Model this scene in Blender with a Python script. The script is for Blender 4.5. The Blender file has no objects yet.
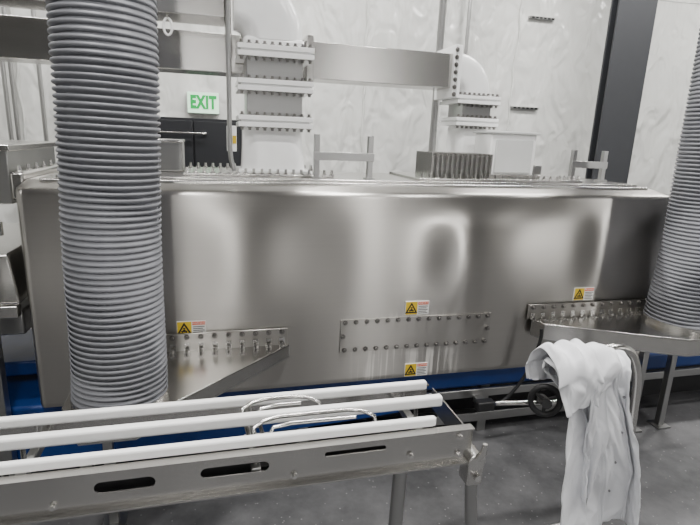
import bpy, bmesh, math, random
from mathutils import Vector, Matrix, noise
from mathutils.bvhtree import BVHTree
random.seed(7)
COL=bpy.context.collection
# ---------------------------------------------------------------- camera
H=1.8; yaw=math.radians(15); pitch=math.radians(14); roll=math.radians(2.3)
fwd=Vector((math.sin(yaw)*math.cos(pitch),math.cos(yaw)*math.cos(pitch),-math.sin(pitch)))
right=fwd.cross(Vector((0,0,1))).normalized(); up=right.cross(fwd)
r2=right*math.cos(roll)+up*math.sin(roll); u2=up*math.cos(roll)-right*math.sin(roll)
M=Matrix((r2,u2,-fwd)).transposed().to_4x4(); M.translation=Vector((0,0,H))
cd=bpy.data.cameras.new('camera'); cd.lens=26; cd.sensor_width=36; cd.clip_start=.05
cam=bpy.data.objects.new('camera',cd); cam.matrix_world=M; COL.objects.link(cam); bpy.context.scene.camera=cam
# ---------------------------------------------------------------- materials
def newmat(name):
    m=bpy.data.materials.new(name); m.use_nodes=True
    nt=m.node_tree; b=nt.nodes['Principled BSDF']; return m,nt,b
def N(nt,t,**k):
    n=nt.nodes.new(t)
    for a,v in k.items(): setattr(n,a,v)
    return n
def plain(name,col,rough=.5,metal=0,bump=0,bscale=60,var=.08,emit=None,estr=0):
    m,nt,b=newmat(name)
    tc=N(nt,'ShaderNodeTexCoord'); no=N(nt,'ShaderNodeTexNoise'); no.inputs['Scale'].default_value=bscale*.15
    nt.links.new(tc.outputs['Object'],no.inputs['Vector'])
    no.inputs['Detail'].default_value=4
    mx=N(nt,'ShaderNodeMix',data_type='RGBA')
    mx.inputs[6].default_value=tuple(c*(1-var) for c in col)+(1,)
    mx.inputs[7].default_value=tuple(min(1,c*(1+var)) for c in col)+(1,)
    nt.links.new(no.outputs['Fac'],mx.inputs[0]); nt.links.new(mx.outputs[2],b.inputs['Base Color'])
    b.inputs['Roughness'].default_value=rough; b.inputs['Metallic'].default_value=metal
    if bump:
        n2=N(nt,'ShaderNodeTexNoise'); n2.inputs['Scale'].default_value=bscale; n2.inputs['Detail'].default_value=5
        nt.links.new(tc.outputs['Object'],n2.inputs['Vector'])
        bp=N(nt,'ShaderNodeBump'); bp.inputs['Strength'].default_value=bump; bp.inputs['Distance'].default_value=.01
        nt.links.new(n2.outputs['Fac'],bp.inputs['Height']); nt.links.new(bp.outputs['Normal'],b.inputs['Normal'])
    if emit:
        b.inputs['Emission Color'].default_value=emit+(1,); b.inputs['Emission Strength'].default_value=estr
    return m
def steel(name,col=(.56,.55,.53),rough=.3,stretch=(.25,1,60),aniso=0,drips=False,var=.035):
    m,nt,b=newmat(name)
    tc=N(nt,'ShaderNodeTexCoord'); mp=N(nt,'ShaderNodeMapping'); mp.inputs['Scale'].default_value=stretch
    nt.links.new(tc.outputs['Object'],mp.inputs['Vector'])
    no=N(nt,'ShaderNodeTexNoise'); no.inputs['Scale'].default_value=5; no.inputs['Detail'].default_value=3
    nt.links.new(mp.outputs['Vector'],no.inputs['Vector'])
    b.inputs['Roughness'].default_value=rough
    if not aniso:
        n2=N(nt,'ShaderNodeTexNoise'); n2.inputs['Scale'].default_value=2.5; n2.inputs['Detail'].default_value=3
        nt.links.new(tc.outputs['Object'],n2.inputs['Vector'])
        mr=N(nt,'ShaderNodeMapRange'); mr.inputs['From Min'].default_value=.3; mr.inputs['From Max'].default_value=.7
        mr.inputs['To Min'].default_value=rough*.95; mr.inputs['To Max'].default_value=rough*1.05
        nt.links.new(n2.outputs['Fac'],mr.inputs['Value']); nt.links.new(mr.outputs[0],b.inputs['Roughness'])
    mx=N(nt,'ShaderNodeMix',data_type='RGBA')
    mx.inputs[6].default_value=tuple(c*(1-var) for c in col)+(1,); mx.inputs[7].default_value=tuple(c*(1+var) for c in col)+(1,)
    nt.links.new(no.outputs['Fac'],mx.inputs[0]); out=mx.outputs[2]
    b.inputs['Metallic'].default_value=1
    if drips:   # mineral run marks below the bolted panel
        m2=N(nt,'ShaderNodeMapping'); m2.inputs['Scale'].default_value=(42,1,1.3); nt.links.new(tc.outputs['Object'],m2.inputs['Vector'])
        n3=N(nt,'ShaderNodeTexNoise'); n3.inputs['Scale'].default_value=1.0; n3.inputs['Detail'].default_value=2; nt.links.new(m2.outputs[0],n3.inputs['Vector'])
        t=N(nt,'ShaderNodeMapRange'); t.inputs['From Min'].default_value=.50; t.inputs['From Max'].default_value=.60; nt.links.new(n3.outputs['Fac'],t.inputs['Value'])
        sx=N(nt,'ShaderNodeSeparateXYZ'); nt.links.new(tc.outputs['Object'],sx.inputs[0])
        def rng(o,a,b_):
            q=N(nt,'ShaderNodeMapRange'); q.inputs['From Min'].default_value=a; q.inputs['From Max'].default_value=b_; nt.links.new(o,q.inputs['Value']); return q.outputs[0]
        def mul(a,b_):
            q=N(nt,'ShaderNodeMath',operation='MULTIPLY'); nt.links.new(a,q.inputs[0]); nt.links.new(b_,q.inputs[1]); return q.outputs[0]
        mask=mul(mul(t.outputs[0],rng(sx.outputs['Z'],-.12,-.24)),mul(rng(sx.outputs['X'],-.24,-.10),rng(sx.outputs['X'],.48,.3)))
        b2=N(nt,'ShaderNodeBsdfDiffuse'); b2.inputs['Color'].default_value=(.8,.78,.74,1)
        sc=N(nt,'ShaderNodeMath',operation='MULTIPLY'); sc.inputs[1].default_value=.55; nt.links.new(mask,sc.inputs[0])
        ms=N(nt,'ShaderNodeMixShader'); nt.links.new(sc.outputs[0],ms.inputs[0]); nt.links.new(b.outputs[0],ms.inputs[1]); nt.links.new(b2.outputs[0],ms.inputs[2])
        nt.links.new(ms.outputs[0],nt.nodes['Material Output'].inputs['Surface'])
    nt.links.new(out,b.inputs['Base Color'])
    if aniso:
        b.inputs['Anisotropic'].default_value=aniso; b.inputs['Anisotropic Rotation'].default_value=.25
        tg=N(nt,'ShaderNodeTangent',direction_type='UV_MAP'); tg.uv_map='UVMap'
        nt.links.new(tg.outputs['Tangent'],b.inputs['Tangent'])
    return m
STEEL=steel('stainless_steel',(.56,.55,.53),.24)
STEELB=steel('brushed_tunnel_steel',(.48,.465,.44),.285,(.12,.12,14),.93,True,.03)
STEELP=steel('brushed_panel_steel',(.45,.435,.41),.285,(.12,.12,14),.93,False,.03)
STEELD=steel('dull_steel',(.40,.40,.395),.34)
STEELT=steel('bright_rod_steel',(.66,.65,.63),.22)
BOLT=steel('bolt_steel',(.75,.74,.72),.2)
BOLTD=steel('dark_bolt_steel',(.28,.27,.26),.3)
HOSE=plain('grey_hose',(.20,.205,.225),.5,.25,var=.10)
WHITEP=plain('white_paint',(.93,.94,.93),.2)
CABP=plain('light_grey_paint',(.60,.61,.605),.3)  # light grey; on the cabinet it stands in for grey shadows
UHMW=plain('white_plastic',(.95,.955,.94),.35)
DARKP=plain('slate_paint',(.034,.036,.041),.6)
ROLLP=plain('roller_door_paint',(.06,.06,.06),.6)
DOORM=plain('dark_door_paint',(.006,.007,.010),.5)
SHADE=plain('dark_frame_paint',(.02,.02,.022),.6)  # near-black standing in for shade under the belt and behind the slots
BLACK=plain('black_rubber',(.010,.010,.011),.5)
BLUE=plain('blue_belt',(.004,.030,.15),.4,var=.3)
GREEN=plain('exit_green',(.0,.16,.035),.5,emit=(.0,.42,.07),estr=.95)
SIGNW=plain('sign_face',(.70,.85,.72),.4,emit=(.50,1,.60),estr=.8)
YEL=plain('label_yellow',(.62,.43,.015),.45)
ORG=plain('label_orange',(.7,.09,.015),.4)
LABW=plain('label_white',(.72,.72,.70),.4)
INK=plain('label_ink',(.01,.01,.01),.5)
CLOTH=plain('white_cotton',(.80,.81,.84),.85,bump=.12,bscale=60,var=.04)
GLOW=plain('lamp_diffuser',(.9,.9,.9),.4,emit=(1,.98,.95),estr=15)  # emissive face of the strips added for reflections in the steel
def floor_mat():
    m,nt,b=newmat('concrete')
    tc=N(nt,'ShaderNodeTexCoord'); n=N(nt,'ShaderNodeTexNoise'); n.inputs['Scale'].default_value=2.2; n.inputs['Detail'].default_value=10; n.inputs['Roughness'].default_value=.7
    nt.links.new(tc.outputs['Object'],n.inputs['Vector'])
    cr=N(nt,'ShaderNodeValToRGB'); cr.color_ramp.elements[0].position=.32; cr.color_ramp.elements[0].color=(.042,.043,.046,1)
    cr.color_ramp.elements[1].position=.70; cr.color_ramp.elements[1].color=(.15,.15,.155,1)
    nt.links.new(n.outputs['Fac'],cr.inputs[0])
    v=N(nt,'ShaderNodeTexVoronoi'); v.inputs['Scale'].default_value=26; nt.links.new(tc.outputs['Object'],v.inputs['Vector'])
    th=N(nt,'ShaderNodeMapRange'); th.inputs['From Min'].default_value=.12; th.inputs['From Max'].default_value=.08; nt.links.new(v.outputs['Distance'],th.inputs['Value'])
    sp=N(nt,'ShaderNodeMath',operation='MULTIPLY'); sp.inputs[1].default_value=.5; nt.links.new(th.outputs[0],sp.inputs[0])
    mx=N(nt,'ShaderNodeMix',data_type='RGBA'); nt.links.new(sp.outputs[0],mx.inputs[0]); nt.links.new(cr.outputs[0],mx.inputs[6]); mx.inputs[7].default_value=(.4,.4,.4,1)
    nt.links.new(mx.outputs[2],b.inputs['Base Color'])
    b.inputs['Roughness'].default_value=.5
    bp=N(nt,'ShaderNodeBump'); bp.inputs['Strength'].default_value=.15; nt.links.new(n.outputs['Fac'],bp.inputs['Height']); nt.links.new(bp.outputs[0],b.inputs['Normal'])
    return m
def wall_mat(name,col,strength):
    m,nt,b=newmat(name)
    tc=N(nt,'ShaderNodeTexCoord')
    def nz_(scale,sc,det,dist,rough=.5):
        mp=N(nt,'ShaderNodeMapping'); mp.inputs['Scale'].default_value=scale; nt.links.new(tc.outputs['Object'],mp.inputs['Vector'])
        n=N(nt,'ShaderNodeTexNoise'); n.inputs['Scale'].default_value=sc; n.inputs['Detail'].default_value=det; n.inputs['Distortion'].default_value=dist; n.inputs['Roughness'].default_value=rough
        nt.links.new(mp.outputs[0],n.inputs['Vector']); return n.outputs['Fac']
    a=nz_((1.3,1,.6),2.0,2.0,.8)
    c=nz_((1.2,1,.7),4.4,1.3,1.0,.45)
    ad=N(nt,'ShaderNodeMath',operation='MULTIPLY_ADD'); ad.inputs[1].default_value=.36; nt.links.new(c,ad.inputs[0]); nt.links.new(a,ad.inputs[2])
    bp=N(nt,'ShaderNodeBump'); bp.inputs['Strength'].default_value=strength; bp.inputs['Distance'].default_value=.14
    nt.links.new(ad.outputs[0],bp.inputs['Height']); nt.links.new(bp.outputs[0],b.inputs['Normal'])
    b.inputs['Base Color'].default_value=col+(1,); b.inputs['Roughness'].default_value=.24
    return m
FLOOR=floor_mat(); WALL=wall_mat('white_insulation_vinyl',(.66,.665,.64),.72); WALLR=plain('grey_wall_paint',(.22,.215,.21),.7,var=.2,bscale=8); CEIL=plain('ceiling_paint',(.08,.08,.09),.8)
# ---------------------------------------------------------------- geometry builder
class G:
    def __init__(s): s.v=[]; s.f=[]
    def add(s,v,f):
        o=len(s.v); s.v+= [Vector(p) for p in v]; s.f+=[tuple(i+o for i in q) for q in f]; return s
    def box(s,a,b):
        x0,y0,z0=a; x1,y1,z1=b
        return s.add([(x0,y0,z0),(x1,y0,z0),(x1,y1,z0),(x0,y1,z0),(x0,y0,z1),(x1,y0,z1),(x1,y1,z1),(x0,y1,z1)],
            [(0,3,2,1),(4,5,6,7),(0,1,5,4),(1,2,6,5),(2,3,7,6),(3,0,4,7)])
    def prism(s,poly,z0,z1):
        n=len(poly); v=[(p[0],p[1],z0) for p in poly]+[(p[0],p[1],z1) for p in poly]
        f=[tuple(range(n-1,-1,-1)),tuple(range(n,2*n))]+[(i,(i+1)%n,n+(i+1)%n,n+i) for i in range(n)]
        return s.add(v,f)
    def prism_y(s,poly,y0,y1): # poly in x,z
        n=len(poly); v=[(p[0],y0,p[1]) for p in poly]+[(p[0],y1,p[1]) for p in poly]
        f=[tuple(range(n)),tuple(range(2*n-1,n-1,-1))]+[(i,n+i,n+(i+1)%n,(i+1)%n) for i in range(n)]
        return s.add(v,f)
    def tube(s,pts,r,n=12,caps=True):
        pts=[Vector(p) for p in pts]; m=len(pts)
        rs=r if isinstance(r,(list,tuple)) else [r]*m
        T=[]
        for i in range(m):
            a=pts[max(0,i-1)]; b=pts[min(m-1,i+1)]; T.append((b-a).normalized())
        ref=Vector((0,0,1)) if abs(T[0].z)<.9 else Vector((1,0,0))
        nrm=(ref-T[0]*ref.dot(T[0])).normalized(); v=[]; f=[]
        for i in range(m):
            nrm=(nrm-T[i]*nrm.dot(T[i])).normalized(); bi=T[i].cross(nrm)
            for k in range(n):
                a=2*math.pi*k/n; v.append(pts[i]+(nrm*math.cos(a)+bi*math.sin(a))*rs[i])
        for i in range(m-1):
            for k in range(n):
                f.append((i*n+k,i*n+(k+1)%n,(i+1)*n+(k+1)%n,(i+1)*n+k))
        if caps: f.append(tuple(range(n-1,-1,-1))); f.append(tuple((m-1)*n+k for k in range(n)))
        return s.add(v,f)
    def cyl(s,a,b,r,n=16): return s.tube([a,b],r,n)
    def elbow(s,cx,cz,ri,ro,y0,y1,a0,a1,seg=20,rc=.03):
        v=[];f=[]
        prof=[]
        for (rr,yy,st) in ((ri+rc,y0+rc,180),(ro-rc,y0+rc,270),(ro-rc,y1-rc,0),(ri+rc,y1-rc,90)):
            for q in range(5):
                t=math.radians(st+q*22.5); prof.append((rr+rc*math.cos(t),yy+rc*math.sin(t)))
        m=len(prof)
        for i in range(seg+1):
            a=math.radians(a0+(a1-a0)*i/seg); c,sn=math.cos(a),math.sin(a)
            for r,y in prof: v.append((cx+r*c,y,cz+r*sn))
        for i in range(seg):
            for k in range(m): f.append((i*m+k,i*m+(k+1)%m,(i+1)*m+(k+1)%m,(i+1)*m+k))
        f.append(tuple(range(m-1,-1,-1))); f.append(tuple(seg*m+k for k in range(m)))
        return s.add(v,f)
    def obj(s,name,mat,parent=None,bevel=0,smooth=True,label=None,angle=35,recalc=True,uv=False,seg=2):
        c=(Vector([min(p[i] for p in s.v) for i in range(3)])+Vector([max(p[i] for p in s.v) for i in range(3)]))/2
        me=bpy.data.meshes.new(name); me.from_pydata([p-c for p in s.v],[],s.f)
        if recalc:
            bm=bmesh.new(); bm.from_mesh(me); bmesh.ops.recalc_face_normals(bm,faces=bm.faces); bm.to_mesh(me); bm.free()
        me.materials.append(mat)
        if uv:
            l=me.uv_layers.new(name='UVMap')
            for lp in me.loops:
                p=me.vertices[lp.vertex_index].co; l.data[lp.index].uv=(p.x*.2,(p.z+p.y*.3)*.2)
        o=bpy.data.objects.new(name,me); o.location=c; COL.objects.link(o)
        if smooth:
            for p in me.polygons: p.use_smooth=True
            try: me.set_sharp_from_angle(angle=math.radians(angle))
            except Exception: pass
        if bevel:
            b=o.modifiers.new('bevel','BEVEL'); b.width=bevel; b.segments=seg; b.limit_method='ANGLE'; b.angle_limit=math.radians(40)
        if parent: par(o,parent)
        if label: o['label']=label
        return o
def world(p):
    m=Matrix.Translation(p.location)
    if p.parent: m=world(p.parent)@p.matrix_parent_inverse@m
    return m
def par(o,p):
    o.parent=p; o.matrix_parent_inverse=world(p).inverted()
def thing(name,loc,label,cat,group=None):
    e=bpy.data.objects.new(name,None); e.location=loc; e.empty_display_size=.1; COL.objects.link(e)
    e['label']=label; e['category']=cat
    if group: e['group']=group
    return e
def tag(o,label,cat,group=None):
    o['label']=label; o['category']=cat
    if group: o['group']=group
    return o
def struct(o): o['kind']='structure'; return o
def bolt_mesh(nm,r,h,mat):
    me=bpy.data.meshes.new(nm); bm=bmesh.new()
    bmesh.ops.create_cone(bm,cap_ends=True,segments=14,radius1=r*1.5,radius2=r*1.5,depth=h*.25,matrix=Matrix.Translation((0,0,h*.125)))
    bmesh.ops.create_cone(bm,cap_ends=True,segments=6,radius1=r,radius2=r*.85,depth=h*.75,matrix=Matrix.Translation((0,0,h*.62)))
    bm.to_mesh(me); bm.free(); me.materials.append(mat); return me
BM=bolt_mesh('bolt_head',.0085,.014,BOLT); BS=bolt_mesh('stud_bolt',.009,.028,BOLT); BD=bolt_mesh('dark_bolt_head',.0095,.018,BOLTD)
def bolt(p,parent,axis='y',me=None):
    o=bpy.data.objects.new('bolt',me or BM); o.location=p
    if axis=='y': o.rotation_euler=(math.pi/2,0,0)
    COL.objects.link(o); par(o,parent); return o
def text(name,body,size,loc,mat,parent,ext=.0008,sx=1,off=0,sp=1):
    cu=bpy.data.curves.new(name,'FONT'); cu.body=body; cu.size=size; cu.extrude=ext; cu.align_x='CENTER'; cu.align_y='CENTER'; cu.offset=off; cu.space_character=sp
    t=bpy.data.objects.new(name,cu); COL.objects.link(t); bpy.context.view_layer.update()
    me=bpy.data.meshes.new_from_object(t.evaluated_get(bpy.context.evaluated_depsgraph_get()))
    bpy.data.objects.remove(t)
    me.transform(Matrix.Diagonal((sx,1,1,1))); me.materials.clear(); me.materials.append(mat)
    o=bpy.data.objects.new(name,me); o.location=loc; o.rotation_euler=(math.pi/2,0,0); COL.objects.link(o); par(o,parent); return o
def smoothpath(p,n=4):
    out=[]
    P_=[Vector(q) for q in p]
    for i in range(len(P_)-1):
        a=P_[max(0,i-1)];b=P_[i];c_=P_[i+1];d_=P_[min(len(P_)-1,i+2)]
        for k_ in range(n):
            t=k_/n; out.append(.5*((2*b)+(c_-a)*t+(2*a-5*b+4*c_-d_)*t*t+(3*b-a-3*c_+d_)*t**3))
    out.append(P_[-1]); return out
# ---------------------------------------------------------------- coat (cloth relaxed before anything else exists)
def sst(a,b,x):
    t=max(0,min(1,(x-a)/(b-a))); return t*t*(3-2*t)
def simcoat():
    v=[];f=[]; isl=[]; pins=[]
    ztop=.955
    def sheet(nx,ny,xf,front,back,yoff,zoff,amp,freq,seed,crumple=.003):
        base=len(v); R=.055+yoff; arc=math.pi*R; tot=front+arc+back
        for j in range(ny+1):
            s_=tot*j/ny
            if s_<front: d=front-s_; y=1.655-R-.02*sst(0,.3,d); z=ztop+zoff-R-d; side=-1; hang=d
            elif s_<front+arc:
                a=math.pi-(s_-front)/R; y=1.655+R*math.cos(a); z=ztop+zoff-R+R*math.sin(a); side=0; hang=0
            else: d=s_-front-arc; y=1.655+R; z=ztop+zoff-R-d; side=1; hang=d
            xl,xr=xf(hang if side<=0 else hang*.6)
            for i in range(nx+1):
                u=i/nx; x=xl+(xr-xl)*u
                ph=u*freq*2*math.pi+1.3*noise.noise(Vector((u*1.6+seed,hang*1.8,side)))+hang*1.0
                A=amp*(.22+.78*sst(0,.40,hang))*(1+.5*noise.noise(Vector((u*3,hang*1.6,seed))))
                wv=math.sin(ph); wv=math.copysign(abs(wv)**.8,wv)
                yy=y+(-1 if side<=0 else 1)*A*(wv+.25*math.sin(2*ph+1)) + crumple*noise.noise(Vector((x*14+seed,z*10,side)))*2
                xx=x+.45*A*math.cos(ph)
                # bunched cloth on top of the stand
                zz=z+(.022*noise.noise(Vector((x*13,s_*16,seed)))+.012*math.sin(ph*1.3) if side==0 or hang<.10 else 0)
                drop=.10*max(0,abs(u-.5)-.30)*(1 if side==0 else 0)
                v.append((xx,yy,zz-drop)); isl.append(seed)
                if side==0 and .10<u<.90: pins.append(len(v)-1)
                elif seed==0 and side<0 and hang>.36 and (u<.015 or u>.985): pins.append(len(v)-1)
        for j in range(ny):
            for i in range(nx): a=base+j*(nx+1)+i; f.append((a,a+1,a+nx+2,a+nx+1))
    sheet(90,110,lambda h:(1.30+.08*sst(.05,.25,h)+.02*sst(.4,.9,h),1.69+.04*sst(0,.2,h)+.13*sst(.2,.9,h)),.88,.62,0,0,.034,4.2,0)
    sheet(24,70,lambda h:(1.45-.02*h,1.60-.03*h+.03*sst(.4,.7,h)),.66,.05,.035,.03,.020,1.3,11)
    sheet(36,44,lambda h:(1.285+.02*sst(0,.2,h),1.50-.02*h),.14,.10,.055,.040,.022,2.0,23,.010)
    me=bpy.data.meshes.new('work_coat'); me.from_pydata(v,[],f)
    o=bpy.data.objects.new('work_coat',me); COL.objects.link(o)
    vg=o.vertex_groups.new(name='pin'); vg.add(pins,1.0,'REPLACE')
    cg=G().tube([(1.33,1.655,.885),(1.42,1.655,.90),(1.53,1.655,.90),(1.62,1.655,.885)],[.02,.03,.03,.02],14)
    co=cg.obj('collider',STEELD)
    co.modifiers.new('c','COLLISION'); co.collision.thickness_outer=.005
    md=o.modifiers.new('cl','CLOTH'); st=md.settings
    st.vertex_group_mass='pin'
    st.quality=7; st.mass=.12; st.tension_stiffness=40; st.compression_stiffness=40; st.shear_stiffness=25; st.bending_stiffness=1.2; st.air_damping=6
    md.collision_settings.distance_min=.005; md.collision_settings.use_self_collision=True; md.collision_settings.self_distance_min=.004
    md.point_cache.frame_start=1; md.point_cache.frame_end=40
    sc=bpy.context.scene
    for fr in range(1,11): sc.frame_set(fr)
    me2=bpy.data.meshes.new_from_object(o.evaluated_get(bpy.context.evaluated_depsgraph_get()))
    bpy.data.objects.remove(co); o.modifiers.clear(); sc.frame_set(1)
    co_=[p.co.copy() for p in me2.vertices]; fs=[tuple(p.vertices) for p in me2.polygons]
    bpy.data.objects.remove(o)
    out=[]
    for sd,nm in ((0,'work_coat'),(11,'sleeve'),(23,'collar')):
        idx=[i for i in range(len(co_)) if isl[i]==sd]; mp={a:b for b,a in enumerate(idx)}
        g=G().add([co_[i] for i in idx],[tuple(mp[q] for q in ff) for ff in fs if isl[ff[0]]==sd])
        ob=g.obj(nm,CLOTH,out[0] if out else None,angle=180)
        md=ob.modifiers.new('s','SOLIDIFY'); md.thickness=.0025
        md=ob.modifiers.new('ss','SUBSURF'); md.levels=1; md.render_levels=1
        out.append(ob)
    return out
coat=simcoat()
tag(coat[0],'crumpled white cotton lab coat draped in folds over the handle stand','coat')
me=coat[0].data; loc=coat[0].location.copy()
bvh=BVHTree.FromPolygons([p.co+loc for p in me.vertices],[tuple(p.vertices) for p in me.polygons])
SNAP=plain('snap_metal',(.35,.35,.36),.35,.8)
for i in range(4):
    h=bvh.ray_cast(Vector((1.67+.02*i,.8,.76-.17*i)),Vector((0,1,0)))
    if h[0]: G().cyl((h[0].x,h[0].y-.006,h[0].z),(h[0].x,h[0].y+.002,h[0].z),.0055,14).obj('snap_button',SNAP,coat[0])
# ---------------------------------------------------------------- room
struct(G().box((-6,-6,-.1),(9,6.5,0)).obj('floor',FLOOR,smooth=False))
struct(G().box((-6,6.2,0),(9,6.4,5.2)).obj('wall_back',WALL,smooth=False))
struct(G().box((-6.2,-6,0),(-6,6.4,5.2)).obj('wall_left',WALL,smooth=False))
struct(G().box((9,-6,0),(9.2,6.4,5.2)).obj('wall_right',WALL,smooth=False))
struct(G().box((-6,-6.2,0),(9,-6,5.2)).obj('wall_front',WALLR,smooth=False))
struct(G().box((-6,-6,5.2),(9,6.4,5.3)).obj('ceiling',CEIL,smooth=False))
k=0
for x in (-3.2,-1.95,-.95,.75,1.75,2.75,3.75,5.6,6.8):
    k+=1
    g=G(); n=60; pts=[(x+.035*noise.noise(Vector((x,i*.3,0))),6.195,5.2*i/n) for i in range(n+1)]
    struct(g.tube(pts,.014,8).obj('trim_%d'%k,WALL))
k+=1; g=G(); pts=[(-6+15*i/90,6.198,3.75+.03*noise.noise(Vector((i*.3,3,0)))) for i in range(91)]
struct(g.tube(pts,.008,8).obj('trim_%d'%k,WALL))
for i,(a,b_) in enumerate(((-5.2,-2.2),(.6,2.2),(4.4,7.4))):  # unseen dark doors, added as dark bands between the bright reflections
    e=thing('door_%d'%(i+2),((a+b_)/2,-5.95,0),'dark ribbed roll-up door in grey wall','door'); e['kind']='structure'
    g=G()
    for j in range(40): g.box((a,-5.98,.1*j),(b_,-5.955+.01*(j%2),.1*j+.095))
    g.obj('door_curtain',ROLLP,e,smooth=False)
    G().box((a-.1,-6,4.0),(b_+.1,-5.7,4.35)).obj('door_header',ROLLP,e)
def strip(x,y,ax,w_=.28):  # unseen glowing strips, added to put bright streaks in the tunnel steel
    e=thing('strip_lamp',(x,y,0),'tall vertical fluorescent strip lamp mounted on the wall','lamp','wall strip lamps')
    if ax=='y':
        G().box((x-w_/2-.03,-5.99,0),(x+w_/2+.03,-5.93,4.2)).obj('lamp_housing',WHITEP,e)
        G().box((x-w_/2,-5.935,.15),(x+w_/2,-5.915,4.15)).obj('lamp_diffuser',GLOW,e)
    else:
        G().box((8.93,y-w_/2-.03,0),(8.99,y+w_/2+.03,4.2)).obj('lamp_housing',WHITEP,e)
        G().box((8.915,y-w_/2,.15),(8.935,y+w_/2,4.15)).obj('lamp_diffuser',GLOW,e)
strip(-.3,0,'y',.22); strip(3.3,0,'y'); strip(0,-4.7,'x',.4)
for (x,z,w) in ((4.05,3.35,.36),(3.95,2.25,.40)):
    e=thing('perforated_strap',(x,6.17,z),'dark slotted steel strap fixed across white wall insulation','metal strap')
    G().box((x-w/2,6.16,z-.015),(x+w/2,6.2,z+.015)).obj('strap',STEELD,e)
    for j in range(6):
        G().box((x-w/2+.03+j*w/6.3,6.157,z-.009),(x-w/2+.065+j*w/6.3,6.162,z+.009)).obj('slot',BLACK,e)
d=thing('door_1',(-.25,6.16,0),'dark painted double door with a steel panic bar','door'); d['kind']='structure'
G().box((-.78,6.14,0),(.3,6.2,1.93)).obj('door_frame',DOORM,d)
G().box((-.74,6.11,0),(-.25,6.14,1.9)).obj('door_leaf',DOORM,d,bevel=.005)
G().box((-.23,6.11,0),(.26,6.14,1.9)).obj('door_leaf',DOORM,d,bevel=.005)
g=G().box((-.62,6.03,1.76),(-.10,6.06,1.775)); g.box((-.62,6.05,1.755),(-.58,6.11,1.78)).box((-.14,6.05,1.755),(-.10,6.11,1.78))
g.obj('panic_bar',STEEL,d,bevel=.003)
e=thing('exit_sign',(-.13,6.15,2.08),'white illuminated exit sign with green letters on the wall','exit sign')
G().box((-.30,6.12,1.98),(.05,6.19,2.215)).obj('sign_housing',CABP,e,bevel=.006)
G().box((-.292,6.112,1.988),(.042,6.122,2.207)).obj('sign_face',SIGNW,e,smooth=False)
text('sign_lettering','EXIT',.185,(-.125,6.108,2.098),GREEN,e,.002,.66,.010,1.14)
e=thing('steel_column',(4.6,5.3,0),'dark grey painted wide steel column against white wall','column')
g=G().box((4.36,5.2,0),(4.87,5.225,5.2)).box((4.40,5.36,0),(4.87,5.385,5.2)).box((4.60,5.22,0),(4.63,5.37,5.2))
g.obj('column_profile',DARKP,e,bevel=.004)
G().box((4.25,5.1,0),(5.0,5.48,.03)).obj('base_plate',DARKP,e)
for i,(x,y) in enumerate(((-2.05,6.1),(-1.98,6.1),(-1.72,6.08),(3.0,6.1))):
    o=G().tube([(x,y,0),(x,y,5.2)],.022,10).obj('conduit_pipe',STEELD); tag(o,'thin grey conduit pipe running up the wall','pipe','wall conduits')
# ---------------------------------------------------------------- tunnel oven
XL,XR=-.86,2.70; YF,YB=2.5,3.42; ZB,ZT=.455,1.525
T=thing('tunnel_oven',(.9,2.95,0),'long brushed stainless steel industrial microwave tunnel on legs','industrial oven')
def dent(x,z):
    # oil-canning of the large welded sheet: one broad bulge plus small waves
    sx=.22 if x<1.36 else .46
    d=.048*math.exp(-((x-1.36)/sx)**2-((z-1.18)/.32)**2)
    for (cx,cz,sx,sz,a) in ((2.22,1.2,.13,.24,.014),(.15,1.15,.18,.35,.008),(.45,1.2,.2,.3,-.006),(-.6,1.1,.2,.3,-.006)):
        d+=a*math.exp(-((x-cx)/sx)**2-((z-cz)/sz)**2)
    d+=.002*noise.noise(Vector((x*1.6,z*1.1,3.1)))
    return d
NX=300
prof=[]
nz=70
for i in range(nz+1): prof.append(('f',YF,ZB+.02+(ZT-.03-ZB-.02)*i/nz))
for i in range(1,9):
    a=math.pi/2*i/8*.86; prof.append(('t',YF+.03-.03*math.cos(a),ZT-.03+.03*math.sin(a)))
prof+= [('t',YF+.19,ZT+.022),('t',YB-.1,ZT+.022),('t',YB,ZT-.03),('b',YB,ZB),('b',YF+.03,ZB),('b',YF+.008,ZB+.004)]
v=[];f=[]
arc=[0]
for i in range(1,len(prof)): arc.append(arc[-1]+math.hypot(prof[i][1]-prof[i-1][1],prof[i][2]-prof[i-1][2]))
P=len(prof)
def edge_w(z):
    w=min(1,max(0,min(z-ZB-.02,ZT-.03-z))/.16); return w*w*(3-2*w)
for j in range(NX+1):
    x=XL+(XR-XL)*j/NX
    e_=min(1,min(x-XL,XR-x)/.12)
    rx=.0
    dd=min(x-XL,XR-x)
    if dd<.03: rx=.03-math.sqrt(max(0,.03**2-(.03-dd)**2))
    for (k_,y,z) in prof:
        yy=y
        if k_=='f':
            yy=y-dent(x,z)*e_*edge_w(z)+rx
        elif y<YF+.1: yy=y+rx
        v.append((x,yy,z))
for j in range(NX):
    for i in range(P):
        i2=(i+1)%P; f.append((j*P+i,(j+1)*P+i,(j+1)*P+i2,j*P+i2))
f.append(tuple(range(P))); f.append(tuple(NX*P+i for i in reversed(range(P))))
g=G().add(v,f); o=g.obj('oven_body',STEELB,T,angle=50)
me=o.data; uvl=me.uv_layers.new(name='UVMap')
for p in me.polygons:
    for li in p.loop_indices:
        vi=me.loops[li].vertex_index; uvl.data[li].uv=(v[vi][0]*.2,arc[vi%P]*.2)
g=G().box((XL+.06,YF+.15,ZT-.02),(XR-.05,YB-.12,ZT+.033)); g.obj('lid',STEEL,T,bevel=.008,seg=3)
g=G().box((XL+.12,YF+.19,ZT+.03),(XR-.10,YB-.15,ZT+.045)); g.obj('lid_step',STEEL,T,bevel=.005,seg=2)
PO=.006
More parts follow.
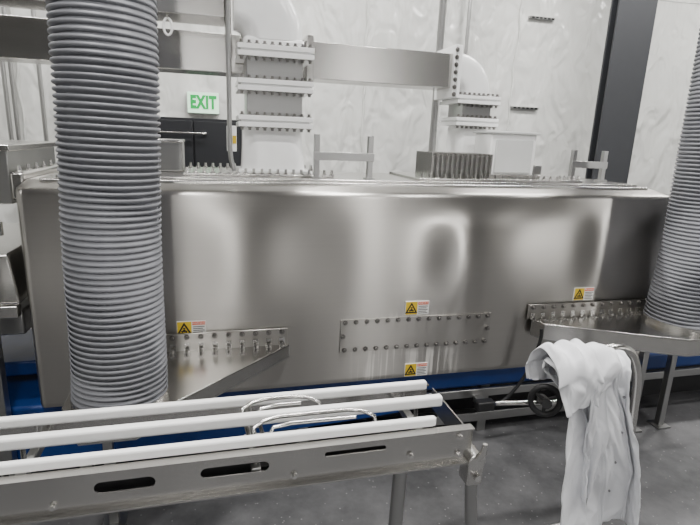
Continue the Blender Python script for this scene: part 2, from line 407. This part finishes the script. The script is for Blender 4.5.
v=[];f=[];nx=90;nzp=12
def fy(x,z): return YF-dent(x,z)*edge_w(z)
for j in range(nzp+1):
    for i in range(nx+1):
        x=.63+.90*i/nx; z=.645+.19*j/nzp; v.append((x,fy(x,z)-PO,z))
nb_=len(v)
for j in range(nzp+1):
    for i in range(nx+1):
        x=.63+.90*i/nx; z=.645+.19*j/nzp; v.append((x,fy(x,z)+.01,z))
W_=nx+1
for j in range(nzp):
    for i in range(nx):
        a=j*W_+i; f.append((a,a+1,a+1+W_,a+W_))
for i in range(nx):
    f.append((i+1,i,nb_+i,nb_+i+1)); a=nzp*W_+i; f.append((a,a+1,nb_+a+1,nb_+a))
for j in range(nzp):
    a=j*W_; f.append((a,a+W_,nb_+a+W_,nb_+a)); a=j*W_+nx; f.append((a+W_,a,nb_+a,nb_+a+W_))
ap=G().add(v,f).obj('access_panel',STEELP,T,uv=True)
for i in range(15):
    for z in (.82,.66):
        x=.655+i*.0607; bolt((x,fy(x,z)-PO,z),ap,me=BD)
for x in (.645,1.515): bolt((x,fy(x,.74)-PO,.74),ap,me=BD)
def warn(x,z,w=.14,h=.078):
    y=min(fy(x+w,z+h),fy(x,z),fy(x+w,z))-.004
    l=G().box((x,y,z),(x+w,y+.03,z+h)).obj('warning_label',LABW,T,smooth=False)
    G().box((x+.002,y-.001,z+.002),(x+w*.5,y+.001,z+h-.002)).obj('symbol_field',YEL,l,smooth=False)
    cx=x+w*.25; cz=z+h*.40; R=h*.54
    def tri(r): return [(cx+r*math.cos(a),cz+r*math.sin(a)) for a in (math.pi/2,math.pi*7/6,math.pi*11/6)]
    G().prism_y(tri(R),y-.002,y-.0005).obj('warning_triangle',INK,l,smooth=False)
    G().prism_y(tri(R*.60),y-.003,y-.0015).obj('triangle_field',YEL,l,smooth=False)
    g=G().cyl((cx,y-.004,cz-.001),(cx,y-.002,cz-.001),R*.17,12)
    for q in range(3):
        a=math.pi/2+q*2.094; g.prism_y([(cx+R*.2*math.cos(a-.5),cz+R*.2*math.sin(a-.5)),(cx+R*.38*math.cos(a-.4),cz+R*.38*math.sin(a-.4)),(cx+R*.38*math.cos(a+.4),cz+R*.38*math.sin(a+.4)),(cx+R*.2*math.cos(a+.5),cz+R*.2*math.sin(a+.5))],y-.004,y-.002)
    g.obj('triangle_symbol',INK,l)
    G().box((x+w*.53,y-.001,z+h*.74),(x+w-.003,y+.001,z+h-.004)).obj('label_header',ORG,l,smooth=False)
    text('label_lettering','WARNING',.013,(x+w*.755,y-.0015,z+h*.845),LABW,l,.0004)
    for q in range(5): G().box((x+w*.55,y-.001,z+h*(.09+.125*q)),(x+w*(.95-.06*(q%2)),y+.001,z+h*(.13+.125*q))).obj('label_print',INK,l,smooth=False)
warn(-.21,.795); warn(.995,.848); warn(1.02,.468); warn(2.083,.884)
pl=G().box((-.17,2.80,ZT+.045),(.64,3.26,ZT+.058)).obj('mounting_flange',STEEL,T,bevel=.003)
for i in range(19):
    x=-.15+i*.0432
    bolt((x,2.82,ZT+.058),pl,'z',BS); bolt((x,3.24,ZT+.058),pl,'z',BS)
pl=G().box((1.12,2.72,ZT+.045),(2.05,3.26,ZT+.058)).obj('mounting_flange',STEEL,T,bevel=.003)
for i in range(20):
    x=1.14+i*.047
    bolt((x,2.735,ZT+.058),pl,'z',BS)
pl=G().box((2.08,2.78,ZT+.045),(2.26,3.2,ZT+.058)).obj('mounting_flange',STEEL,T,bevel=.003)
for i in range(5): bolt((2.1+i*.035,2.8,ZT+.058),pl,'z',BS)
cz0=ZT+.0585
cb=thing('choke_box',(1.41,2.9,cz0),'short grey steel box with vertical comb fins on oven lid','metal box')
G().box((1.22,2.80,cz0),(1.60,3.0,cz0+.13)).obj('box_core',STEELD,cb)
for i in range(13):
    x=1.21+i*.0315
    G().box((x,2.775,cz0),(x+.014,3.02,cz0+.145)).obj('fin',STEEL,cb,smooth=False)
wb=thing('control_cabinet',(1.84,3.03,cz0),'small white painted metal cabinet on oven lid','control box')
dx=-.035
G().box((1.70+dx,2.92,cz0),(2.02+dx,3.14,cz0+.27)).obj('cabinet_body',WHITEP,wb,bevel=.008)
G().box((1.73+dx,2.905,cz0+.03),(1.99+dx,2.92,cz0+.235)).obj('cabinet_door',CABP,wb,bevel=.004)  # grey front gives the white cabinet painted-in shading
G().box((1.685+dx,2.90,cz0+.27),(2.035+dx,3.15,cz0+.285)).obj('cabinet_cap',CABP,wb,bevel=.004)
G().box((1.68+dx,2.88,cz0),(2.05+dx,3.16,cz0+.02)).obj('base_flange',STEEL,wb,bevel=.003)
G().box((2.03+dx,2.93,cz0+.02),(2.09+dx,3.1,cz0+.08)).obj('side_terminal',STEELD,wb,bevel=.004)
lz=ZT+.0455
sb=thing('junction_box',(-.25,3.1,lz),'small dull stainless steel box on oven lid','metal box')
G().box((-.42,3.02,lz),(-.18,3.2,ZT+.21)).obj('box_body',STEELD,sb,bevel=.006)
G().box((-.43,3.01,ZT+.205),(-.175,3.21,ZT+.22)).obj('box_cover',STEEL,sb,bevel=.003)
def bracket(cx,y,w,h,grp):
    z=lz
    b=thing('lifting_bracket',(cx,y,z),'grey steel H-shaped bracket standing on oven lid','bracket',grp)
    for s in (-1,1):
        G().box((cx+s*w-.015,y-.015,z),(cx+s*w+.015,y+.015,z+h)).obj('post',STEELD,b,bevel=.002)
        G().box((cx+s*w-.025,y-.03,z),(cx+s*w+.025,y+.03,z+.01)).obj('foot',STEELD,b)
    G().box((cx-w-.02,y-.02,z+h*.42),(cx+w+.02,y-.01,z+h*.42+.045)).obj('crossbar',STEELD,b,bevel=.002)
bracket(.674,2.74,.15,.235,'lid brackets'); bracket(2.42,2.95,.12,.20,'lid brackets')
# ---------------------------------------------------------------- waveguides
z0=ZT+.0585
w=thing('waveguide_stack',(.31,3.0,z0),'white and stainless vertical waveguide with bolted flanges and elbow','waveguide')
def flange(cx,cy,hx,hy,z,parent,th=.03,nb=10,mat=None):
    fl=G().box((cx-hx,cy-hy,z-th),(cx+hx,cy+hy,z-.005)).box((cx-hx,cy-hy,z+.005),(cx+hx,cy+hy,z+th)).box((cx-hx+.015,cy-hy+.015,z-.006),(cx+hx-.015,cy+hy-.015,z+.006)).obj('flange',mat or WHITEP,parent,bevel=.002)
    for i in range(nb):
        x=cx-hx+.02+(2*hx-.04)*i/(nb-1)
        bolt((x,cy-hy+.02,z+th),fl,'z',BD)
        bb=bolt((x,cy-hy+.02,z-th),fl,'z',BD); bb.rotation_euler=(math.pi,0,0)
    return fl
v=[];f=[];rows=18
for j in range(rows+1):
    t=j/rows; z=z0+.005+(1.835-z0-.005)*t
    fy_=2.885-.035*math.cos(t*math.pi/2); xr=.475+.02*(1-t)**2; xl=.145-.01*(1-t)**2
    rc=.085; pr=[]
    for (px,py,st) in ((xl+rc,fy_+rc,180),(xr-rc,fy_+rc,270),(xr-rc,3.13-rc,0),(xl+rc,3.13-rc,90)):
        for q in range(6):
            a=math.radians(st+q*18); pr.append((px+rc*math.cos(a),py+rc*math.sin(a),z))
    v+=pr
m_=24
for j in range(rows):
    for k_ in range(m_): f.append((j*m_+k_,j*m_+(k_+1)%m_,(j+1)*m_+(k_+1)%m_,(j+1)*m_+k_))
f.append(tuple(range(m_-1,-1,-1))); f.append(tuple(rows*m_+k_ for k_ in range(m_)))
G().add(v,f).obj('lower_duct',WHITEP,w,angle=60)
G().box((.11,2.84,z0),(.52,3.15,z0+.018)).obj('foot_flange',WHITEP,w,bevel=.003)
G().box((.165,2.88,1.89),(.465,3.12,2.02)).obj('duct_section',STEELD,w,bevel=.004)
G().box((.165,2.88,2.07),(.465,3.12,2.19)).obj('duct_section',STEELD,w,bevel=.004)
for z in (1.86,2.045,2.215): flange(.318,3.0,.20,.17,z,w)
G().box((.150,2.88,2.235),(.475,3.12,2.29)).obj('upper_duct',WHITEP,w,bevel=.02)
G().elbow(.105,2.28,.05,.37,2.88,3.12,0,90,rc=.085).obj('duct_elbow',WHITEP,w)
G().box((.062,2.84,2.27),(.09,3.16,2.69)).obj('end_flange',STEEL,w,bevel=.003)
u=G().box((-6,2.88,2.36),(.06,3.12,2.64)).obj('waveguide_run',STEEL,bevel=.004); tag(u,'horizontal dull stainless rectangular waveguide with square ends','waveguide')
l=thing('waveguide_run',(0,3.3,2.13),'long horizontal stainless rectangular waveguide ending in white elbow','waveguide')
for a,b in ((-6,-1.2),(-1.19,.55),(.56,1.49)):
    G().box((a,3.2,2.13),(b,3.42,2.34)).obj('duct_section',STEEL,l,bevel=.004)
for x in (-1.195,.555):
    G().box((x-.02,3.17,2.10),(x+.02,3.45,2.37)).obj('joint_flange',STEEL,l,bevel=.003)
fl=G().box((1.485,3.165,2.07),(1.51,3.455,2.39)).box((1.512,3.165,2.07),(1.537,3.455,2.39)).obj('joint_flange',WHITEP,l,bevel=.003)
for i in range(7): bolt((1.497,3.165,2.09+i*.045),fl,me=BD)
w=thing('waveguide_stack',(1.69,3.3,z0),'small white waveguide elbow dropping through bolted flanges onto lid','waveguide')
G().elbow(1.545,2.10,.04,.26,3.2,3.42,0,90,rc=.07).obj('duct_elbow',WHITEP,w)
G().box((1.585,3.2,1.95),(1.795,3.42,2.10)).obj('duct_section',STEELD,w,bevel=.004)
G().box((1.575,3.2,z0),(1.80,3.42,1.92)).obj('lower_duct',WHITEP,w,bevel=.05,seg=5)
for z in (1.925,2.065): flange(1.685,3.31,.155,.15,z,w,.026,9)
vp=G().tube([(1.52,3.5,0),(1.52,3.5,5.2)],.025,14).obj('vertical_conduit',STEELD); tag(vp,'thin grey vertical conduit rising behind the white elbow','pipe')
for x,zz,y in ((-.22,2.36,3.0),(-.62,2.36,3.0)):
    hclamp=thing('pipe_hanger',(x,y,zz-.12),'small white ring clamp hanging below waveguide','hanger','hangers')
    G().tube([(x+.02*math.cos(a),y-.1,zz-.06+.04*math.sin(a)) for a in [i*math.pi/8 for i in range(17)]],.006,8,False).obj('ring',WHITEP,hclamp)
    G().cyl((x,y-.1,zz-.02),(x,y-.1,zz+.0),.006,8).obj('rod',STEEL,hclamp)
g=thing('conduit_bend',(.07,2.76,1.6),'thin grey bent tube beside the white waveguide','pipe')
G().tube([(.09,2.76,1.60),(.075,2.76,1.66),(.07,2.76,1.72),(.07,2.76,1.80),(.07,2.76,2.35),(.075,2.76,2.45),(.09,2.77,2.52),(.12,2.83,2.58),(.13,2.88,2.60)],.012,10).obj('tube',STEELD,g,angle=80)
G().box((.055,2.765,1.70),(.105,2.795,1.83)).obj('terminal_box',WHITEP,g,bevel=.004)
G().box((.085,2.762,1.74),(.103,2.766,1.78)).obj('yellow_mark',YEL,g)
# ---------------------------------------------------------------- flexible ducts
def hose(name,base,top,r,label,flare=1.05,seed=0):
    base=Vector(base); top=Vector(top); L=(top-base).length; pitchr=.0225; n=int(L/pitchr)
    pts=[];rs=[]
    js=[.10*noise.noise(Vector((i*.9,seed,0))) for i in range(n+1)]; js[0]=0; js[n]=0
    for i in range(n):
        wob=Vector((.003*math.sin(i*.13+seed),.003*math.cos(i*.17),0))*min(1,i/6)
        rr=r*(1+(flare-1)*math.exp(-i/11))+.0015*noise.noise(Vector((i*.5,seed,5)))
        for (t,a) in ((0,-.0095),(.13,-.0045),(.24,.001),(.36,.0035),(.5,.004),(.64,.0035),(.76,.001),(.87,-.0045)):
            u_=i+js[i]+(1+js[i+1]-js[i])*t
            pts.append(base+(top-base)*(u_/n)+wob); rs.append(rr+a)
    o=thing(name,base,label,'air duct','flexible exhaust ducts')
    G().tube(pts,rs,48).obj('hose_tube',HOSE,o,angle=80)
    G().tube([base,base+(top-base).normalized()*.03],r*flare+.004,48).obj('clamp_band',STEEL,o)
    return o
hose('flexible_duct',(-.40,2.04,.728),(-.28,2.04,5.2),.169,'grey ribbed flexible exhaust hose standing on steel hood',1.05,1)
hose('flexible_duct',(2.72,2.28,.788),(2.66,2.28,5.2),.187,'grey ribbed flexible exhaust hose rising beside the oven end',1.16,4)
# ---------------------------------------------------------------- hoods
def hood(poly,z0,z1,label,fx0,fx1,fz0,fz1,nb,coll,cr,legs):
    h=thing('exhaust_hood',(poly[0][0],poly[0][1],z0),label,'exhaust hood','exhaust hoods')
    g=G(); g.prism(poly,z1-.008,z1).obj('hood_top',STEEL,h,bevel=.003)
    n=len(poly)
    g=G()
    for i in range(n):
        a=Vector(poly[i]); b=Vector(poly[(i+1)%n]); d=(b-a).normalized(); nn=Vector((-d.y,d.x))*.004
        q=[a,b,b+nn,a+nn]; g.prism([(p.x,p.y) for p in q],z0,z1-.008)
    g.obj('hood_side',STEEL,h)
    G().prism([(p[0],p[1]) for p in poly],z0-.006,z0).obj('hood_bottom',STEELD,h)
    fl=G().box((fx0,YF-.024,fz0),(fx1,YF-.012,fz1)).obj('wall_flange',STEELP,h,bevel=.002,uv=True)
    for i in range(nb): 
        xx=fx0+.03+(fx1-fx0-.06)*i/(nb-1)
        bolt((xx,YF-.024,fz1-.018),fl,me=BD)
        bolt((xx,2.452,z1),h,'z',BD)
        g=G().prism([(xx-.014,YF-.024),(xx+.014,YF-.024),(xx+.014,YF-.06),(xx-.014,YF-.06)],z1,z1+.005)
        g.box((xx-.014,YF-.029,z1),(xx+.014,YF-.024,z1+.04)).obj('clip',STEELT,h)
    G().tube([(coll[0],coll[1],z1-.004),(coll[0],coll[1],z1+.003)],cr,48).obj('collar',STEEL,h)
    for (x,y) in legs:
        G().box((x-.02,y-.02,0),(x+.02,y+.02,z0)).obj('support_leg',STEELD,h,bevel=.003)
        G().box((x-.05,y-.05,0),(x+.05,y+.05,.012)).obj('foot_plate',STEELD,h)
    return h
hood([(.35,2.476),(-.61,2.476),(-.61,2.0),(-.52,1.84),(-.32,1.84),(-.21,1.94)],.655,.725,'shallow tapered stainless hood bolted to oven side under hose',-.60,.34,.715,.815,14,(-.40,2.04),.19,[(-.5,2.2)])
hood([(3.1,2.476),(1.80,2.476),(1.83,2.39),(2.50,2.04),(3.0,2.04)],.69,.785,'shallow tapered stainless hood bolted to oven side with legs',1.77,2.66,.785,.875,13,(2.72,2.28),.225,[(2.60,2.40),(2.83,2.40)])
# ---------------------------------------------------------------- oven supports, belt
for x in (-.7,.45,1.6,2.55):
    for y in (2.60,3.38):
        G().box((x-.03,y-.03,0),(x+.03,y+.03,ZB+.005)).obj('leg',STEELD,T,bevel=.003)
for y in (2.56,3.35):
    G().box((XL,y,.08),(XR,y+.06,.14)).obj('base_rail',STEELD,T,bevel=.003)
b=thing('return_conveyor',(1,2.9,.22),'blue belt conveyor running beneath the stainless tunnel','conveyor')
G().box((-2.4,2.56,.32),(4.6,3.3,.445)).obj('belt',BLUE,b,bevel=.02)
G().box((-2.4,2.535,.265),(4.6,2.56,.318)).obj('side_rail',STEELD,b,bevel=.004)
v=[];f=[]
for i in range(61):
    x=-2.3+3.5*i/60; t=i/60; z=.285-.085*math.sin(math.pi*t)**.6
    v+=[(x,2.545,z-.045),(x,2.545,z+.03),(x,2.74,z+.03),(x,2.74,z-.045)]
for i in range(60):
    for k_ in range(4): f.append((i*4+k_,i*4+(k_+1)%4,(i+1)*4+(k_+1)%4,(i+1)*4+k_))
f+=[(3,2,1,0),(240,241,242,243)]
G().add(v,f).obj('slack_belt',BLUE,b)
G().box((-2.3,2.76,.0),(4.5,3.2,.30)).obj('drive_trough',SHADE,b)  # dark block added to darken the space under the belt
for x in (-2.2,4.3):
    for y in (2.62,3.25): G().box((x-.025,y-.025,0),(x+.025,y+.025,.32)).obj('leg',STEELD,b)
m=thing('infeed_chute',(-1.5,3.0,0),'stainless infeed chute and hood joined to the tunnel end','machine')
G().box((-2.6,2.75,1.42),(-.95,3.5,1.68)).obj('hood_box',STEELD,m,bevel=.006)
G().box((-2.62,2.72,1.67),(-.93,3.52,1.70)).obj('hood_cover',STEEL,m,bevel=.004)
G().prism_y([(-2.6,1.42),(-.95,1.36),(-.95,1.30),(-2.6,1.2)],2.58,2.60).obj('side_plate',STEEL,m)
G().prism_y([(-2.6,1.1),(-.93,1.22),(-.9,.98),(-2.6,.98)],2.55,3.5).obj('chute_body',STEEL,m,bevel=.01)
G().box((-2.6,2.50,.93),(-.9,2.55,.985)).obj('side_rail',STEEL,m,bevel=.003)
for x in (-2.4,-1.02):
    for y in (2.50,3.4): G().box((x-.03,y-.03,0),(x+.03,y+.03,1.42)).obj('leg',STEELD,m,bevel=.003)
G().box((-2.6,2.62,.80),(-.92,3.3,.92)).obj('lower_housing',STEELD,m,bevel=.01)
G().box((-2.4,2.80,.50),(-.92,3.3,.58)).obj('belt',BLUE,m,bevel=.01)
ef=G().box((-.92,2.66,1.45),(-.865,3.4,1.58)).obj('end_flange',STEEL,T,bevel=.01)
for i in range(5): bolt((-.89,2.70+i*.12,1.58),ef,'z',BS)
# ---------------------------------------------------------------- foreground conveyor
c=thing('rail_conveyor',(0,1.58,0),'stainless conveyor frame with three long white plastic rails','conveyor')
for y,x1,zc,hw,hh in ((1.70,.79,.85,.014,.0185),(1.575,.80,.85,.016,.021),(1.448,.72,.848,.013,.0175)):
    G().box((-1.9,y-hw,zc-hh),(x1,y+hw,zc+hh)).obj('guide_rail',UHMW,c,bevel=.009,seg=4,angle=60)
def plate_slots(y,th,x0,x1,z0,z1,slots,name,mat,parent):
    g=G().box((x0,y-th/2,z0),(x1,y+th/2,z1)); o=g.obj(name,mat,None,smooth=False)
    cuts=G()
    for (a,b_,zc,hh) in slots:
        n=8; poly=[]
        for i in range(n+1): t=-math.pi/2+math.pi*i/n; poly.append((b_-hh+hh*math.cos(t),zc+hh*math.sin(t)))
        for i in range(n+1): t=math.pi/2+math.pi*i/n; poly.append((a+hh+hh*math.cos(t),zc+hh*math.sin(t)))
        cuts.prism_y(poly,y-.1,y+.1)
    co=cuts.obj('cutter',mat,None,smooth=False)
    md=o.modifiers.new('cut','BOOLEAN'); md.object=co; md.operation='DIFFERENCE'; md.solver='EXACT'
    bpy.context.view_layer.update()
    me=bpy.data.meshes.new_from_object(o.evaluated_get(bpy.context.evaluated_depsgraph_get()))
    o.modifiers.clear(); o.data=me; bpy.data.objects.remove(co)
    par(o,parent); return o
slots=[(-.80,-.62,.765,.018),(-.37,-.20,.77,.019),(-.07,.14,.775,.018),(.32,.53,.79,.009),(-1.3,-1.1,.765,.018)]
plate_slots(1.415,.005,-1.9,.85,.70,.828,slots,'side_plate',STEEL,c)
G().box((-1.9,1.400,.825),(.85,1.434,.830)).obj('top_flange',STEEL,c)
G().box((-1.9,1.392,.697),(.85,1.445,.703)).obj('bottom_flange',STEEL,c)
G().box((-1.9,1.455,.705),(.82,1.46,.80)).obj('inner_liner',SHADE,c)  # dark strip put behind the slots in place of shade
G().box((-1.9,1.7525,.765),(.82,1.7575,.825)).obj('rear_rail',STEEL,c)
G().box((-1.9,1.735,.822),(.82,1.78,.828)).obj('top_flange',STEEL,c)
for x in (-1.3,-.6,.1,.70):
    G().box((x-.015,1.42,.735),(x+.015,1.755,.765)).obj('cross_member',STEELD,c,bevel=.003)
    for y in (1.70,1.575,1.448): G().cyl((x,y,.76),(x,y,.84),.008,10).obj('rail_stud',STEELT,c)
G().box((.845,1.42,.715),(.85,1.755,.80)).obj('end_plate',STEEL,c)
for (yy,xa,xb) in ((1.64,.05,.33),(1.515,.08,.50)):
    p=[(xb+.02,yy-.03,.80),(xb+.01,yy-.02,.862),(xb-.03,yy,.876),(xb-.08,yy+.01,.878),(xa+.10,yy+.01,.878),(xa+.05,yy-.005,.876),(xa+.015,yy-.03,.868),(xa+.02,yy-.05,.85),(xa+.04,yy-.055,.76)]
    G().tube(p,.007,10).obj('wire_guide',STEELT,c,angle=80)
    p=[(xb-.06,yy-.03,.872),(xa+.14,yy-.03,.873),(xa+.08,yy-.035,.868),(xa+.065,yy-.05,.85),(xa+.09,yy-.055,.76)]
    G().tube(p,.007,10).obj('wire_guide',STEELT,c,angle=80)
    G().box((xa+.02,yy-.07,.75),(xa+.12,yy-.035,.775)).obj('guide_clamp',STEELD,c,bevel=.003)
G().tube([(.60,1.44,.72),(.585,1.44,0)],.025,20).obj('leg',STEELD,c)
for y in (1.44,1.735): G().tube([(-1.4,y,.72),(-1.4,y,0)],.025,20).obj('leg',STEELD,c)
G().tube([(.865,1.43,.69),(.935,1.43,.0)],.023,20).obj('leg',STEELD,c)
g=G().cyl((.865,1.385,.70),(.865,1.465,.70),.033,24); g.obj('clamp_boss',STEELT,c,bevel=.003)
G().box((.838,1.395,.60),(.900,1.462,.685)).obj('clamp_block',STEEL,c,bevel=.008,seg=3)
G().cyl((.869,1.375,.643),(.869,1.397,.643),.013,6).obj('clamp_screw',BOLT,c)
G().tube([(.865,1.385,.72),(.875,1.37,.75),(.878,1.37,.785)],[.014,.012,.009],12).obj('clamp_lever',STEELT,c)
for i,(x,z) in enumerate(((.80,.80),(.80,.73),(.62,.75),(.22,.73),(-.48,.73))): bolt((x,1.412,z),c)
# ---------------------------------------------------------------- stand under the coat
s=thing('handle_stand',(1.60,1.68,0),'grey tubular stand with bent handle and black handwheel','cart')
G().tube([(1.60,1.66,0),(1.60,1.66,.87)],.024,20).obj('post',STEELD,s)
G().tube([(1.33,1.655,.885),(1.42,1.655,.90),(1.53,1.655,.90),(1.62,1.655,.885)],[.018,.028,.028,.018],20).obj('head',STEELD,s)
G().tube(smoothpath([(1.60,1.76,.82),(1.66,1.77,.89),(1.75,1.77,.91),(1.83,1.77,.885),(1.885,1.77,.80),(1.91,1.77,.67),(1.93,1.77,.35),(1.94,1.77,.02)]),.021,16).obj('handle',STEEL,s,angle=80)
for i in range(3):
    a=i*2.1+.9; G().tube([(1.60,1.68,.06),(1.60+.20*math.cos(a),1.68+.20*math.sin(a),.02)],.02,12).obj('foot',STEELD,s)
G().cyl((1.18,1.80,.67),(1.60,1.70,.69),.010,12).obj('shaft',STEELT,s)
wx=1.365; wy=1.71; wz=.715
G().tube([(wx+.052*math.cos(a),wy-.030*math.cos(a),wz+.066*math.sin(a)) for a in [i*math.pi/16 for i in range(33)]],.013,12,False).obj('handwheel',BLACK,s,angle=80)
G().cyl((wx-.012,wy-.03,wz),(wx+.02,wy+.05,wz-.02),.022,16).obj('wheel_hub',BLACK,s)
for i in range(3):
    a=i*2.094+.5; G().cyl((wx,wy,wz),(wx+.049*math.cos(a),wy-.028*math.cos(a),wz+.062*math.sin(a)),.008,8).obj('wheel_spoke',BLACK,s)
# cable and plug on the lower frame
o=G().tube(smoothpath([(1.80,2.375,.76),(1.80,2.370,.70),(1.78,2.38,.58),(1.74,2.40,.44),(1.67,2.42,.32),(1.60,2.43,.265),(1.56,2.43,.27)]),.010,10).obj('power_cable',BLACK); tag(o,'thin black power cable hanging diagonally from the hood','cable')
pg=thing('power_plug',(1.53,2.5,.24),'black plug connector clipped to the lower conveyor frame','plug')
G().box((1.47,2.41,.235),(1.58,2.47,.295)).obj('plug_body',BLACK,pg,bevel=.008)
G().box((1.50,2.47,.24),(1.56,2.534,.28)).obj('plug_clip',STEELD,pg,bevel=.003)
# ---------------------------------------------------------------- lights
def area(x,y,z,sx,sy,e,col=(1,.98,.95),rot=(0,0,0)):
    l=bpy.data.lights.new('ceiling_lamp','AREA'); l.shape='RECTANGLE'; l.size=sx; l.size_y=sy; l.energy=e; l.color=col
    o=bpy.data.objects.new('ceiling_lamp',l); o.location=(x,y,z); o.rotation_euler=rot; COL.objects.link(o)
for x in (-.4,3.0,-3.8): area(x,-1.0,5.0,.3,1.6,85)
for x in (-2.5,.8,4.0,6.8): area(x,4.3,5.0,1.4,.4,165)
for x in (-.9,1.5,4.5): area(x,1.3,5.0,.5,.2,110)
w=bpy.data.worlds.new('world'); bpy.context.scene.world=w; w.use_nodes=True
w.node_tree.nodes['Background'].inputs[0].default_value=(.6,.62,.65,1); w.node_tree.nodes['Background'].inputs[1].default_value=.3
